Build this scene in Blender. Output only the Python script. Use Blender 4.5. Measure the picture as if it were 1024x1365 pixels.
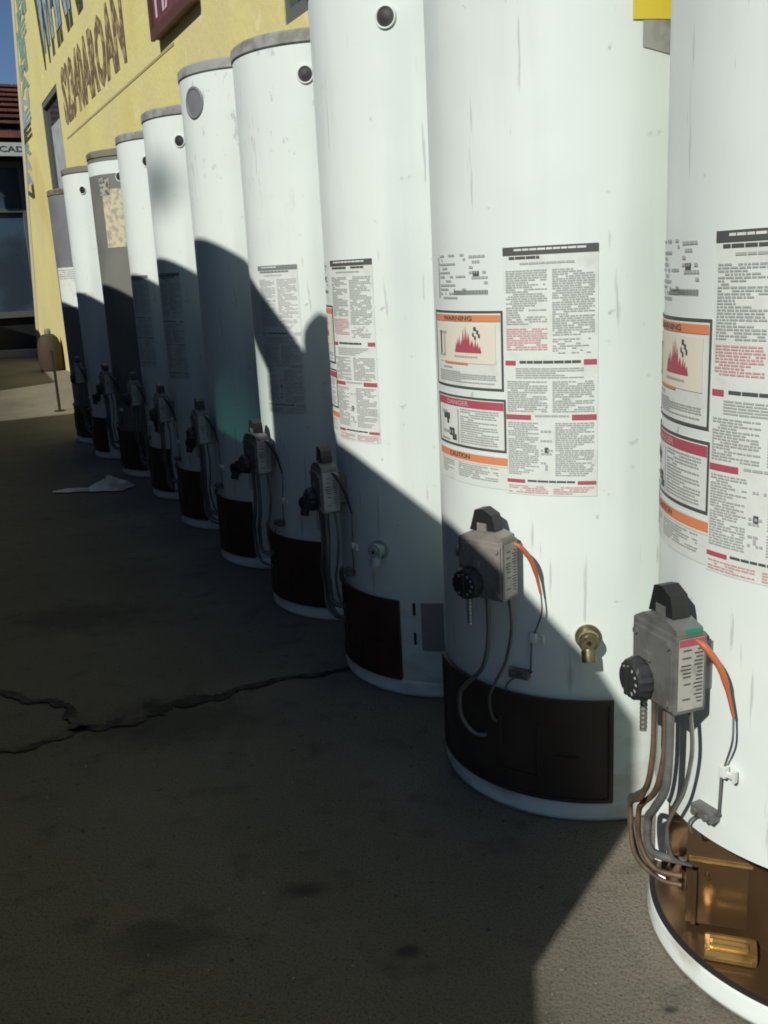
import bpy, bmesh, math, random
from mathutils import Vector, Matrix
R_ = math.radians
sc = bpy.context.scene
for o in list(bpy.data.objects): bpy.data.objects.remove(o)

# ------------------------------------------------------------------ camera
F_PX, PITCH, ROLL, CAM_H = 1280.07, 0.24826, -0.05063, 0.92694
cp, sp, cr_, sr_ = math.cos(PITCH), math.sin(PITCH), math.cos(ROLL), math.sin(ROLL)
X0 = Vector((1, 0, 0)); U0 = Vector((0, sp, cp)); FW = Vector((0, cp, -sp))
c_r = X0*cr_ + U0*sr_
c_u = U0*cr_ - X0*sr_
cam_d = bpy.data.cameras.new('camera'); cam = bpy.data.objects.new('camera', cam_d)
sc.collection.objects.link(cam)
m = Matrix.Identity(4)
for i in range(3):
    m[i][0] = c_r[i]; m[i][1] = c_u[i]; m[i][2] = -FW[i]
m[2][3] = CAM_H
cam.matrix_world = m
cam_d.sensor_fit = 'VERTICAL'; cam_d.sensor_height = 36; cam_d.sensor_width = 27
cam_d.lens = F_PX/1365*36
cam_d.clip_start = .02; cam_d.clip_end = 2000
sc.camera = cam

# ------------------------------------------------------------------ world and sun
SUN_AZ, SUN_EL = 213.8, 37.0
w = bpy.data.worlds.new('World'); sc.world = w; w.use_nodes = True
nt = w.node_tree; nt.nodes.clear()
out = nt.nodes.new('ShaderNodeOutputWorld'); bg = nt.nodes.new('ShaderNodeBackground')
sky = nt.nodes.new('ShaderNodeTexSky'); sky.sky_type = 'NISHITA'; sky.sun_disc = False
sky.sun_elevation = R_(SUN_EL); sky.sun_rotation = R_(SUN_AZ)
sky.air_density = 1.0; sky.altitude = 2500; sky.dust_density = 0.0; sky.ozone_density = 4.0
nt.links.new(sky.outputs[0], bg.inputs[0]); nt.links.new(bg.outputs[0], out.inputs[0])
bg.inputs[1].default_value = 0.085
sd = bpy.data.lights.new('sun', 'SUN'); sun = bpy.data.objects.new('sun', sd); sc.collection.objects.link(sun)
sd.energy = 5.0; sd.angle = R_(.5); sd.color = (1, .965, .89)
sv = Vector((math.sin(R_(SUN_AZ))*math.cos(R_(SUN_EL)), math.cos(R_(SUN_AZ))*math.cos(R_(SUN_EL)), math.sin(R_(SUN_EL))))
sun.rotation_euler = sv.to_track_quat('Z', 'Y').to_euler(); sun.location = sv*30
sc.render.engine = 'CYCLES'; sc.cycles.pixel_filter_type = 'BLACKMAN_HARRIS'; sc.cycles.filter_width = 1.8
sc.view_settings.view_transform = 'Standard'; sc.view_settings.look = 'None'
sc.view_settings.exposure = -0.42; sc.view_settings.gamma = 1; sc.view_settings.use_curve_mapping = False

# ------------------------------------------------------------------ materials
def mat(name, col, rough=.6, metal=0, noise=None, bump=None, spec=.5, coat=0):
    """noise=(scale, col2, lo, hi, detail)  bump=(scale, strength, dist)"""
    M = bpy.data.materials.new(name); M.use_nodes = True
    t = M.node_tree; b = t.nodes['Principled BSDF']
    b.inputs['Base Color'].default_value = (*col, 1); b.inputs['Roughness'].default_value = rough
    b.inputs['Metallic'].default_value = metal; b.inputs['Specular IOR Level'].default_value = spec
    b.inputs['Coat Weight'].default_value = coat
    tc = t.nodes.new('ShaderNodeTexCoord')
    M['cur'] = 0
    if noise:
        layers = noise if isinstance(noise, list) else [noise]
        prev = None
        for (s, c2, lo, hi, det) in layers:
            n = t.nodes.new('ShaderNodeTexNoise'); n.inputs['Scale'].default_value = s; n.inputs['Detail'].default_value = det
            t.links.new(tc.outputs['Object'], n.inputs['Vector'])
            r = t.nodes.new('ShaderNodeValToRGB'); r.color_ramp.elements[0].position = lo; r.color_ramp.elements[1].position = hi
            t.links.new(n.outputs['Fac'], r.inputs['Fac'])
            mx = t.nodes.new('ShaderNodeMixRGB'); t.links.new(r.outputs['Color'], mx.inputs['Fac'])
            if prev: t.links.new(prev.outputs[0], mx.inputs['Color1'])
            else: mx.inputs['Color1'].default_value = (*col, 1)
            mx.inputs['Color2'].default_value = (*c2, 1); prev = mx
        t.links.new(prev.outputs[0], b.inputs['Base Color'])
        M['last'] = prev.name
    if bump:
        n = t.nodes.new('ShaderNodeTexNoise'); n.inputs['Scale'].default_value = bump[0]; n.inputs['Detail'].default_value = 8
        t.links.new(tc.outputs['Object'], n.inputs['Vector'])
        bp = t.nodes.new('ShaderNodeBump'); bp.inputs['Strength'].default_value = bump[1]; bp.inputs['Distance'].default_value = bump[2]
        t.links.new(n.outputs['Fac'], bp.inputs['Height']); t.links.new(bp.outputs[0], b.inputs['Normal'])
    return M

def blotch(M, center, radii, col, soft=.5, amt=1.0, nscale=6, nstr=.25):
    """a worn or stained patch, or painted shade, at a fixed place on the thing (object coordinates)"""
    t = M.node_tree; b = t.nodes['Principled BSDF']; tc = t.nodes.new('ShaderNodeTexCoord')
    mp = t.nodes.new('ShaderNodeMapping'); mp.inputs['Location'].default_value = [-c/r for c, r in zip(center, radii)]
    mp.inputs['Scale'].default_value = [1/r for r in radii]
    t.links.new(tc.outputs['Object'], mp.inputs['Vector'])
    ln = t.nodes.new('ShaderNodeVectorMath'); ln.operation = 'LENGTH'; t.links.new(mp.outputs[0], ln.inputs[0])
    n = t.nodes.new('ShaderNodeTexNoise'); n.inputs['Scale'].default_value = nscale; n.inputs['Detail'].default_value = 5
    t.links.new(tc.outputs['Object'], n.inputs['Vector'])
    a = t.nodes.new('ShaderNodeMath'); a.operation = 'MULTIPLY_ADD'; a.inputs[1].default_value = nstr*2; t.links.new(n.outputs['Fac'], a.inputs[0])
    t.links.new(ln.outputs['Value'], a.inputs[2])
    mr = t.nodes.new('ShaderNodeMapRange'); mr.interpolation_type = 'SMOOTHSTEP'
    mr.inputs['From Min'].default_value = 1+nstr-soft; mr.inputs['From Max'].default_value = 1+nstr
    mr.inputs['To Min'].default_value = amt; mr.inputs['To Max'].default_value = 0
    t.links.new(a.outputs[0], mr.inputs['Value'])
    mx = t.nodes.new('ShaderNodeMixRGB'); t.links.new(mr.outputs[0], mx.inputs['Fac']); mx.inputs['Color2'].default_value = (*col, 1)
    if 'last' in M.keys():
        t.links.new(t.nodes[M['last']].outputs[0], mx.inputs['Color1'])
    else: mx.inputs['Color1'].default_value = b.inputs['Base Color'].default_value
    t.links.new(mx.outputs[0], b.inputs['Base Color']); M['last'] = mx.name
    return M

WHITE = (.79, .865, .825)
def enamel(name, col=WHITE, dirt=.70):
    M = mat(name, col, .34, noise=[(2.6, tuple(c*.94 for c in col), .35, .7, 3), (38, (.50, .52, .50), dirt, dirt+.06, 6)], spec=.45)
    t = M.node_tree; b = t.nodes['Principled BSDF']; tc = t.nodes.new('ShaderNodeTexCoord')
    def streak(scale, lo, hi, c2, amt, zr=None):
        mp = t.nodes.new('ShaderNodeMapping'); mp.inputs['Scale'].default_value = scale; t.links.new(tc.outputs['Object'], mp.inputs['Vector'])
        n = t.nodes.new('ShaderNodeTexNoise'); n.inputs['Scale'].default_value = 1; n.inputs['Detail'].default_value = 6; t.links.new(mp.outputs[0], n.inputs['Vector'])
        r = t.nodes.new('ShaderNodeMapRange'); r.inputs['From Min'].default_value = lo; r.inputs['From Max'].default_value = hi; r.inputs['To Max'].default_value = amt; t.links.new(n.outputs['Fac'], r.inputs['Value'])
        f = r.outputs[0]
        if zr:
            sx = t.nodes.new('ShaderNodeSeparateXYZ'); t.links.new(tc.outputs['Object'], sx.inputs[0]); g = t.nodes.new('ShaderNodeMapRange')
            g.inputs['From Min'].default_value = zr[0]; g.inputs['From Max'].default_value = zr[1]; t.links.new(sx.outputs[2], g.inputs['Value'])
            mu = t.nodes.new('ShaderNodeMath'); mu.operation = 'MULTIPLY'; t.links.new(f, mu.inputs[0]); t.links.new(g.outputs[0], mu.inputs[1]); f = mu.outputs[0]
        mx = t.nodes.new('ShaderNodeMixRGB'); t.links.new(f, mx.inputs['Fac']); mx.inputs['Color2'].default_value = (*c2, 1)
        t.links.new(t.nodes[M['last']].outputs[0], mx.inputs['Color1']); t.links.new(mx.outputs[0], b.inputs['Base Color']); M['last'] = mx.name
    streak((11, 11, .9), .50, .75, (.62, .69, .66), .55)           # faint vertical runs of grime
    streak((60, 60, 5), .66, .70, (.40, .42, .40), .5)              # short vertical scratches
    streak((9, 9, 22), .50, .66, (.33, .26, .18), .55, (.30, .0))   # dirt and rust splashed up from the ground
    # shallow dents and an uneven gloss
    n = t.nodes.new('ShaderNodeTexNoise'); n.inputs['Scale'].default_value = 3.5; n.inputs['Detail'].default_value = 2; t.links.new(tc.outputs['Object'], n.inputs['Vector'])
    bp = t.nodes.new('ShaderNodeBump'); bp.inputs['Strength'].default_value = .35; bp.inputs['Distance'].default_value = .02; t.links.new(n.outputs['Fac'], bp.inputs['Height']); t.links.new(bp.outputs[0], b.inputs['Normal'])
    n2 = t.nodes.new('ShaderNodeTexNoise'); n2.inputs['Scale'].default_value = 12; n2.inputs['Detail'].default_value = 5; t.links.new(tc.outputs['Object'], n2.inputs['Vector'])
    r2 = t.nodes.new('ShaderNodeMapRange'); r2.inputs['To Min'].default_value = .22; r2.inputs['To Max'].default_value = .5; t.links.new(n2.outputs['Fac'], r2.inputs['Value']); t.links.new(r2.outputs[0], b.inputs['Roughness'])
    return M
def scuffs(M, amt, zlo, zhi, lo=.60):
    """grey scratches and rubbed-off paint between two heights"""
    t = M.node_tree; b = t.nodes['Principled BSDF']; tc = t.nodes.new('ShaderNodeTexCoord')
    mp = t.nodes.new('ShaderNodeMapping'); mp.inputs['Scale'].default_value = (34, 34, 14); t.links.new(tc.outputs['Object'], mp.inputs['Vector'])
    n = t.nodes.new('ShaderNodeTexNoise'); n.inputs['Scale'].default_value = 1; n.inputs['Detail'].default_value = 9; n.inputs['Roughness'].default_value = .7
    t.links.new(mp.outputs[0], n.inputs['Vector'])
    r = t.nodes.new('ShaderNodeMapRange'); r.inputs['From Min'].default_value = lo; r.inputs['From Max'].default_value = lo+.05; t.links.new(n.outputs['Fac'], r.inputs['Value'])
    sx = t.nodes.new('ShaderNodeSeparateXYZ'); t.links.new(tc.outputs['Object'], sx.inputs[0])
    g = t.nodes.new('ShaderNodeMapRange'); g.interpolation_type = 'SMOOTHSTEP'; g.inputs['From Min'].default_value = zlo; g.inputs['From Max'].default_value = zhi
    t.links.new(sx.outputs[2], g.inputs['Value'])
    mu = t.nodes.new('ShaderNodeMath'); mu.operation = 'MULTIPLY'; t.links.new(r.outputs[0], mu.inputs[0]); t.links.new(g.outputs[0], mu.inputs[1])
    mu2 = t.nodes.new('ShaderNodeMath'); mu2.operation = 'MULTIPLY'; mu2.inputs[1].default_value = amt; t.links.new(mu.outputs[0], mu2.inputs[0])
    mx = t.nodes.new('ShaderNodeMixRGB'); t.links.new(mu2.outputs[0], mx.inputs['Fac']); mx.inputs['Color2'].default_value = (.42, .44, .45, 1)
    t.links.new(t.nodes[M['last']].outputs[0], mx.inputs['Color1']); t.links.new(mx.outputs[0], b.inputs['Base Color']); M['last'] = mx.name
    return M

M_EN = enamel('white_enamel')
M_EN2 = scuffs(enamel('scuffed_enamel'), .55, .98, 1.3, .585)
M_EN5 = scuffs(enamel('scraped_enamel'), .6, 1.05, 1.3, .575)
M_EN6 = blotch(enamel('shade_painted_enamel'), (-.09, -.23, 1.25), (.19, .25, .17), (.20, .24, .25), soft=.95, amt=.9, nstr=.05)  # soft dark oval of shade painted into the jacket colour
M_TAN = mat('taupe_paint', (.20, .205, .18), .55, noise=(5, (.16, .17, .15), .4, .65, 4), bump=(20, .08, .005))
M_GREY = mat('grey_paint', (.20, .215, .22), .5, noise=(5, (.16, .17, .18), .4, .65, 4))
M_CAP = mat('grey_cap_steel', (.34, .35, .335), .55, noise=(16, (.22, .22, .20), .5, .62, 6))
M_CAPD = mat('rusty_grey_cap', (.20, .195, .16), .7, noise=(20, (.12, .10, .07), .5, .6, 6))
M_DOOR = mat('dark_brown_door_paint', (.050, .036, .029), .42, noise=(7, (.085, .062, .048), .45, .75, 6), bump=(40, .06, .003))
M_DOOR2 = mat('red_brown_door_paint', (.060, .028, .020), .5, noise=(7, (.09, .045, .03), .45, .75, 6), bump=(40, .06, .003))
M_COP = mat('copper_brown_paint', (.11, .066, .03), .28, metal=.45, noise=(9, (.085, .05, .022), .48, .7, 5), bump=(14, .2, .006), spec=.7)
M_GOLD = mat('golden_lip_paint', (.62, .42, .16), .22, metal=.75, noise=(25, (.35, .20, .06), .5, .7, 5))
M_BLACK = mat('black_plastic', (.018, .02, .02), .45)
M_RUB = mat('black_rubber', (.02, .02, .02), .8)
M_VALV = mat('grey_valve_casting', (.20, .205, .195), .5, metal=.3, noise=(30, (.13, .13, .12), .45, .65, 6), bump=(80, .12, .002))
M_VALV2 = mat('tan_valve_casting', (.27, .255, .225), .55, metal=.1, noise=(30, (.18, .17, .15), .45, .65, 6), bump=(80, .12, .002))
M_KNOB = mat('dark_knob_plastic', (.03, .033, .033), .5, bump=(50, .1, .002))
M_ALU = mat('aluminium_tube', (.48, .48, .45), .35, metal=.8, noise=(30, (.25, .24, .2), .5, .7, 5))
M_RUSTT = mat('rusty_tube', (.20, .13, .08), .6, metal=.3, noise=(30, (.09, .06, .04), .4, .6, 5))
M_BRASS = mat('brass', (.36, .31, .20), .35, metal=.85, noise=(50, (.15, .11, .06), .5, .65, 5))
M_OR = mat('orange_wire_sleeve', (.50, .14, .06), .5)
M_GREEN = mat('green_plastic', (.03, .22, .15), .5)
M_PAP = mat('label_paper', (.74, .79, .74), .55, noise=(30, (.66, .69, .64), .5, .7, 5))
M_SLV = mat('silver_label', (.46, .46, .42), .45, noise=(40, (.3, .3, .27), .5, .7, 5))
M_INK = mat('grey_print', (.43, .46, .44), .6)
M_INKD = mat('dark_print', (.09, .095, .09), .6)
M_INKR = mat('red_print', (.46, .09, .13), .6)
M_INKP = mat('pink_print', (.66, .38, .38), .6)
M_INKO = mat('orange_print', (.74, .27, .12), .6)
M_INKY = mat('cream_print', (.78, .74, .62), .6)
M_YEL = mat('yellow_label', (.72, .58, .06), .5)
M_YELP = mat('aged_yellow_paper', (.62, .58, .40), .7, noise=(40, (.40, .38, .28), .45, .6, 6))

def ground_mat():
    M = mat('worn_concrete', (.245, .222, .172), .85, noise=[(1.3, (.19, .172, .132), .35, .65, 6), (14, (.125, .115, .09), .56, .76, 8), (55, (.09, .08, .07), .66, .72, 4), (3.3, (.23, .195, .16), .58, .72, 6), (260, (.11, .10, .08), .50, .68, 3), (170, (.27, .25, .21), .62, .74, 3)], bump=(150, .6, .004), spec=.25)
    t = M.node_tree; b = t.nodes['Principled BSDF']
    for (cx, cy, r, a) in ((.50, .80, .06, .5), (-.5, 1.9, .30, .5), (.1, .95, .07, .6), (-.15, 1.30, .05, .7), (.0, 1.15, .035, .8), (-.35, 1.2, .12, .5), (.33, 1.02, .02, .8), (-.9, 2.6, .3, .5)):
        blotch(M, (cx, cy, 0), (r, r*.6, 1), (.045, .04, .035), soft=.8, amt=a, nscale=18, nstr=.6)
    # ground darkened away from the wall: deeper shade painted into its colour
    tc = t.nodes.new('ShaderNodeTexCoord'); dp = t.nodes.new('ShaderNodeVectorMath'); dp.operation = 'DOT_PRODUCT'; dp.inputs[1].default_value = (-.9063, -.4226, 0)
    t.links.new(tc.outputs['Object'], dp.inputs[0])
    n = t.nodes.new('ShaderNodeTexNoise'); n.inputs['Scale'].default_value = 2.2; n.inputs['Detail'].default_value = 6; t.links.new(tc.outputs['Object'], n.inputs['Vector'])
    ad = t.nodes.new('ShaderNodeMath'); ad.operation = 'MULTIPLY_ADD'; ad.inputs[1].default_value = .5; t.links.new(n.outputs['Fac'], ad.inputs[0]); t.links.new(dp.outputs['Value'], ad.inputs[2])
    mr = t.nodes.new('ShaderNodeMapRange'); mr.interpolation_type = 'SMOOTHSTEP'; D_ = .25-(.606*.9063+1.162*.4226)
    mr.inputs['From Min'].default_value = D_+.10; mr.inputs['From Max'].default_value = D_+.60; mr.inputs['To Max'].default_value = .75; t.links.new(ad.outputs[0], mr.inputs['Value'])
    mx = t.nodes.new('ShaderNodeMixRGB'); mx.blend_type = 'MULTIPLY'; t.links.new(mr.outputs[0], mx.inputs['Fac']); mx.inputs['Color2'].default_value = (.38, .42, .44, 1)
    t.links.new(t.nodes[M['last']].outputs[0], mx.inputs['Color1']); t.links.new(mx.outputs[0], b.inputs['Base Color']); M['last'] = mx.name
    return M
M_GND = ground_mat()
M_TAR = mat('tar_filler', (.018, .017, .015), .95, noise=(22, (.075, .072, .06), .42, .66, 7), bump=(80, .5, .004))
M_WALL = mat('yellow_wall_paint', (.74, .68, .26), .75, noise=[(1.1, (.68, .60, .30), .35, .65, 5), (9, (.76, .71, .42), .60, .70, 7), (.6, (.62, .46, .14), .55, .75, 4)], bump=(25, .35, .012), spec=.25)
M_BRN = mat('brown_lettering_paint', (.17, .11, .055), .8, noise=(14, (.40, .34, .15), .50, .60, 6))
M_LBL = mat('pale_blue_lettering_paint', (.33, .42, .46), .8, noise=(9, (.16, .22, .28), .45, .62, 5))
M_BLKP = mat('black_lettering_paint', (.05, .055, .02), .8, noise=(14, (.2, .18, .08), .55, .65, 5))
M_MAR = mat('maroon_sign_paint', (.16, .05, .06), .6, noise=(14, (.10, .035, .04), .45, .6, 5))
M_MARF = mat('dark_maroon_edge', (.10, .04, .03), .6)
M_PINK = mat('pale_pink_lettering', (.60, .48, .52), .6)
M_TEAL = mat('faded_teal_paint', (.16, .30, .24), .8, noise=(12, (.45, .45, .25), .5, .6, 6))
M_FRM = mat('grey_window_frame', (.13, .14, .12), .6)
M_GLS = mat('window_glass', (.05, .062, .07), .08, spec=.6)
M_BOARD = mat('pale_board', (.42, .46, .44), .6, noise=(8, (.30, .33, .33), .4, .7, 4))
M_VAN = mat('van_paint', (.012, .018, .03), .35, spec=.5)
M_TYRE = mat('tyre_rubber', (.02, .02, .02), .85)
M_RIM = mat('steel_wheel', (.35, .35, .36), .4, metal=.8)
M_LAMP = mat('headlight_lens', (.6, .62, .62), .15)
M_BRK = mat('far_brown_facade', (.10, .075, .06), .8, noise=(3, (.07, .05, .045), .4, .6, 5))
M_DARKF = mat('dark_blue_shopfront', (.035, .055, .075), .5, noise=(1.5, (.06, .11, .17), .45, .6, 4))
M_TILE = mat('red_brown_roof_tiles', (.22, .085, .06), .75, noise=(4, (.13, .06, .05), .4, .6, 5))
M_SIGNW = mat('white_sign_board', (.62, .66, .64), .6)
M_PLAST = mat('white_plastic_scrap', (.62, .62, .56), .5, noise=(20, (.4, .4, .36), .5, .6, 5))
M_LEAF = mat('dark_leaves', (.03, .05, .02), .7)
M_STONE = mat('grit', (.22, .20, .17), .9)

def tinted_glass(name, col, clear):
    M = bpy.data.materials.new(name); M.use_nodes = True; t = M.node_tree; t.nodes.clear()
    o = t.nodes.new('ShaderNodeOutputMaterial'); mx = t.nodes.new('ShaderNodeMixShader'); tr = t.nodes.new('ShaderNodeBsdfTransparent'); g = t.nodes.new('ShaderNodeBsdfGlossy')
    tr.inputs[0].default_value = (*col, 1); g.inputs['Roughness'].default_value = .05; mx.inputs[0].default_value = 1-clear
    t.links.new(tr.outputs[0], mx.inputs[1]); t.links.new(g.outputs[0], mx.inputs[2]); t.links.new(mx.outputs[0], o.inputs[0]); return M
M_WS = tinted_glass('windscreen_glass', (.86, .92, .88), .92)
M_TG = tinted_glass('green_graded_glass', (.02, .085, .07), .92)
t_ = M_TG.node_tree; tc_ = t_.nodes.new('ShaderNodeTexCoord'); sx_ = t_.nodes.new('ShaderNodeSeparateXYZ'); cr2 = t_.nodes.new('ShaderNodeValToRGB'); mr_ = t_.nodes.new('ShaderNodeMapRange')
mr_.inputs['From Min'].default_value = 1.60; mr_.inputs['From Max'].default_value = 1.84; t_.links.new(tc_.outputs['Object'], sx_.inputs[0]); t_.links.new(sx_.outputs[2], mr_.inputs['Value']); t_.links.new(mr_.outputs[0], cr2.inputs['Fac'])
cr2.color_ramp.elements[0].color = (.015, .075, .062, 1); cr2.color_ramp.elements[1].color = (0, .002, .002, 1); t_.links.new(cr2.outputs['Color'], [n_ for n_ in t_.nodes if n_.type == 'BSDF_TRANSPARENT'][0].inputs[0])
M_OLD = tinted_glass('green_tinted_glass', (.02, .085, .07), .92)

# ------------------------------------------------------------------ mesh helpers
class MB:
    def __init__(s): s.v = []; s.f = []; s.m = []; s.sm = []
    def add(s, vs, fs, mi=0, smooth=False):
        k = len(s.v); s.v += [tuple(v) for v in vs]
        for f in fs: s.f.append(tuple(i+k for i in f)); s.m.append(mi); s.sm.append(smooth)
    def box(s, c, d, mi=0, M=None, bev=0):
        x, y, z = d[0]/2, d[1]/2, d[2]/2
        if bev:
            bm = bmesh.new(); bmesh.ops.create_cube(bm, size=1)
            for v in bm.verts: v.co = Vector((v.co.x*d[0], v.co.y*d[1], v.co.z*d[2]))
            bmesh.ops.bevel(bm, geom=bm.edges[:], offset=bev, segments=2, affect='EDGES', profile=.7)
            bm.verts.index_update(); vs = [v.co.copy() for v in bm.verts]; fs = [[v.index for v in f.verts] for f in bm.faces]; bm.free()
        else:
            vs = [Vector((i*x, j*y, k*z)) for i in (-1, 1) for j in (-1, 1) for k in (-1, 1)]
            fs = [(0, 1, 3, 2), (4, 6, 7, 5), (0, 4, 5, 1), (2, 3, 7, 6), (0, 2, 6, 4), (1, 5, 7, 3)]
        cv = Vector(c); vs = [v+cv for v in vs]
        if M: vs = [M @ v for v in vs]
        s.add(vs, fs, mi)
    def tube(s, pts, r, n=8, mi=0, cap=True):
        pts = [Vector(p) for p in pts]; rs = r if isinstance(r, (list, tuple)) else [r]*len(pts)
        vs = []; nrm = None
        for i, p in enumerate(pts):
            d = (pts[min(i+1, len(pts)-1)]-pts[max(i-1, 0)]).normalized()
            if nrm is None: nrm = d.orthogonal().normalized()
            nrm = (nrm-d*nrm.dot(d)).normalized(); b = d.cross(nrm)
            vs += [p+(nrm*math.cos(2*math.pi*k/n)+b*math.sin(2*math.pi*k/n))*rs[i] for k in range(n)]
        fs = [(i*n+k, i*n+(k+1) % n, (i+1)*n+(k+1) % n, (i+1)*n+k) for i in range(len(pts)-1) for k in range(n)]
        s.add(vs, fs, mi, True)
        if cap: s.add(vs[:n], [tuple(range(n))[::-1]], mi); s.add(vs[-n:], [tuple(range(n))], mi)
    def patch(s, a0, a1, z0, z1, r, mi=0, n=None, nz=1, smooth=True):
        n = n or max(1, int(abs(a1-a0)/2.5+.99)); vs = []
        for j in range(nz+1):
            z = z0+(z1-z0)*j/nz
            for i in range(n+1):
                a = R_(a0+(a1-a0)*i/n); vs.append((r*math.sin(a), r*math.cos(a), z))
        fs = [(j*(n+1)+i+1, j*(n+1)+i, (j+1)*(n+1)+i, (j+1)*(n+1)+i+1) for j in range(nz) for i in range(n)]
        s.add(vs, fs, mi, smooth)
    def shell(s, a0, a1, z0, z1, r0, r1, mi=0):
        """curved plate with thickness"""
        n = max(2, int(abs(a1-a0)/3)); ring = lambda r, z: [(r*math.sin(R_(a0+(a1-a0)*i/n)), r*math.cos(R_(a0+(a1-a0)*i/n)), z) for i in range(n+1)]
        vs = ring(r1, z0)+ring(r1, z1)+ring(r0, z0)+ring(r0, z1); k = n+1
        s.add(vs, [(i+1, i, k+i, k+i+1) for i in range(n)], mi, True)
        s.add(vs, [(k+i+1, k+i, 3*k+i, 3*k+i+1) for i in range(n)]+[(i, i+1, 2*k+i+1, 2*k+i) for i in range(n)]+[(0, 2*k, 3*k, k), (n, k+n, 3*k+n, 2*k+n)]+[(2*k+i, 2*k+i+1, 3*k+i+1, 3*k+i) for i in range(n)], mi)
    def prism(s, prof, y0, y1, mi=0, M=None):
        n = len(prof); vs = [Vector((p[0], y0, p[1])) for p in prof]+[Vector((p[0], y1, p[1])) for p in prof]
        if M: vs = [M @ v for v in vs]
        s.add(vs, [tuple(range(n)), tuple(range(2*n-1, n-1, -1))]+[(i, i+n, (i+1) % n+n, (i+1) % n) for i in range(n)], mi)
    def mesh(s, name, mats):
        me = bpy.data.meshes.new(name); me.from_pydata(s.v, [], s.f)
        for M in (mats if isinstance(mats, (list, tuple)) else [mats]): me.materials.append(M)
        me.polygons.foreach_set('material_index', s.m); me.polygons.foreach_set('use_smooth', s.sm); me.update()
        return me
    def obj(s, name, mats, parent=None, **kw): return place(name, s.mesh(name, mats), parent, **kw)

def place(name, me, parent=None, loc=None, label=None, cat=None, group=None, kind=None):
    o = bpy.data.objects.new(name, me); sc.collection.objects.link(o)
    if parent is not None: o.parent = parent
    if loc is not None: o.location = loc
    if label: o['label'] = label
    if cat: o['category'] = cat
    if group: o['group'] = group
    if kind: o['kind'] = kind
    return o
def empty(name, loc, rz=0, **kw):
    o = place(name, None, None, loc, **kw); o.rotation_euler = (0, 0, rz); return o

def pol(a, r, z): a = R_(a); return Vector((r*math.sin(a), r*math.cos(a), z))
def frame(a, r, z):
    """x = along the tank's surface (growing azimuth), y = outwards, z = up"""
    a_ = R_(a); y = Vector((math.sin(a_), math.cos(a_), 0)); x = Vector((math.cos(a_), -math.sin(a_), 0))
    M = Matrix.Identity(4)
    for i in range(3): M[i][0] = x[i]; M[i][1] = y[i]
    M.translation = pol(a, r, z); return M
def smoothpath(pts, n=5):
    P = [Vector(p) for p in pts]; out = []
    for i in range(len(P)-1):
        p0, p1, p2, p3 = P[max(i-1, 0)], P[i], P[i+1], P[min(i+2, len(P)-1)]
        for k in range(n):
            t = k/n; out.append(.5*((2*p1)+(p2-p0)*t+(2*p0-5*p1+4*p2-p3)*t*t+(3*p1-p0-3*p2+p3)*t**3))
    out.append(P[-1]); return out
def spline(pts): return smoothpath([pol(*p) for p in pts])
_tc = {}
def text_geo(txt, off=.022):
    if (txt, off) in _tc: return _tc[(txt, off)]
    cu = bpy.data.curves.new('t', 'FONT'); cu.body = txt; cu.size = 1; cu.resolution_u = 2; cu.offset = off
    o = bpy.data.objects.new('t', cu); sc.collection.objects.link(o); dg = bpy.context.evaluated_depsgraph_get()
    me = o.evaluated_get(dg).to_mesh(); vs = [v.co.copy() for v in me.vertices]; fs = [tuple(p.vertices) for p in me.polygons]
    x0 = min(v.x for v in vs); x1 = max(v.x for v in vs); y0 = min(v.y for v in vs); y1 = max(v.y for v in vs)
    vs = [((v.x-x0)/(x1-x0), (v.y-y0)/(y1-y0)) for v in vs]; o.evaluated_get(dg).to_mesh_clear()
    bpy.data.objects.remove(o); bpy.data.curves.remove(cu); _tc[(txt, off)] = (vs, fs); return _tc[(txt, off)]
def cyl_text(mb, txt, a0, a1, z0, z1, r, mi):
    # reading direction runs with falling local azimuth (left to right seen from outside)
    vs, fs = text_geo(txt)
    mb.add([pol(a0+(a1-a0)*u, r, z0+(z1-z0)*v) for u, v in vs], [f for f in fs], mi)

# ------------------------------------------------------------------ frame of the row
O = Vector((.606, 1.162, 0)); DR = Vector((-.4226, .9063, 0)); N = Vector((-.9063, -.4226, 0))
RZ = math.atan2(.9063, -.4226)
def rw(s, d, z=0): return O+DR*s+N*d+Vector((0, 0, z))

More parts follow.
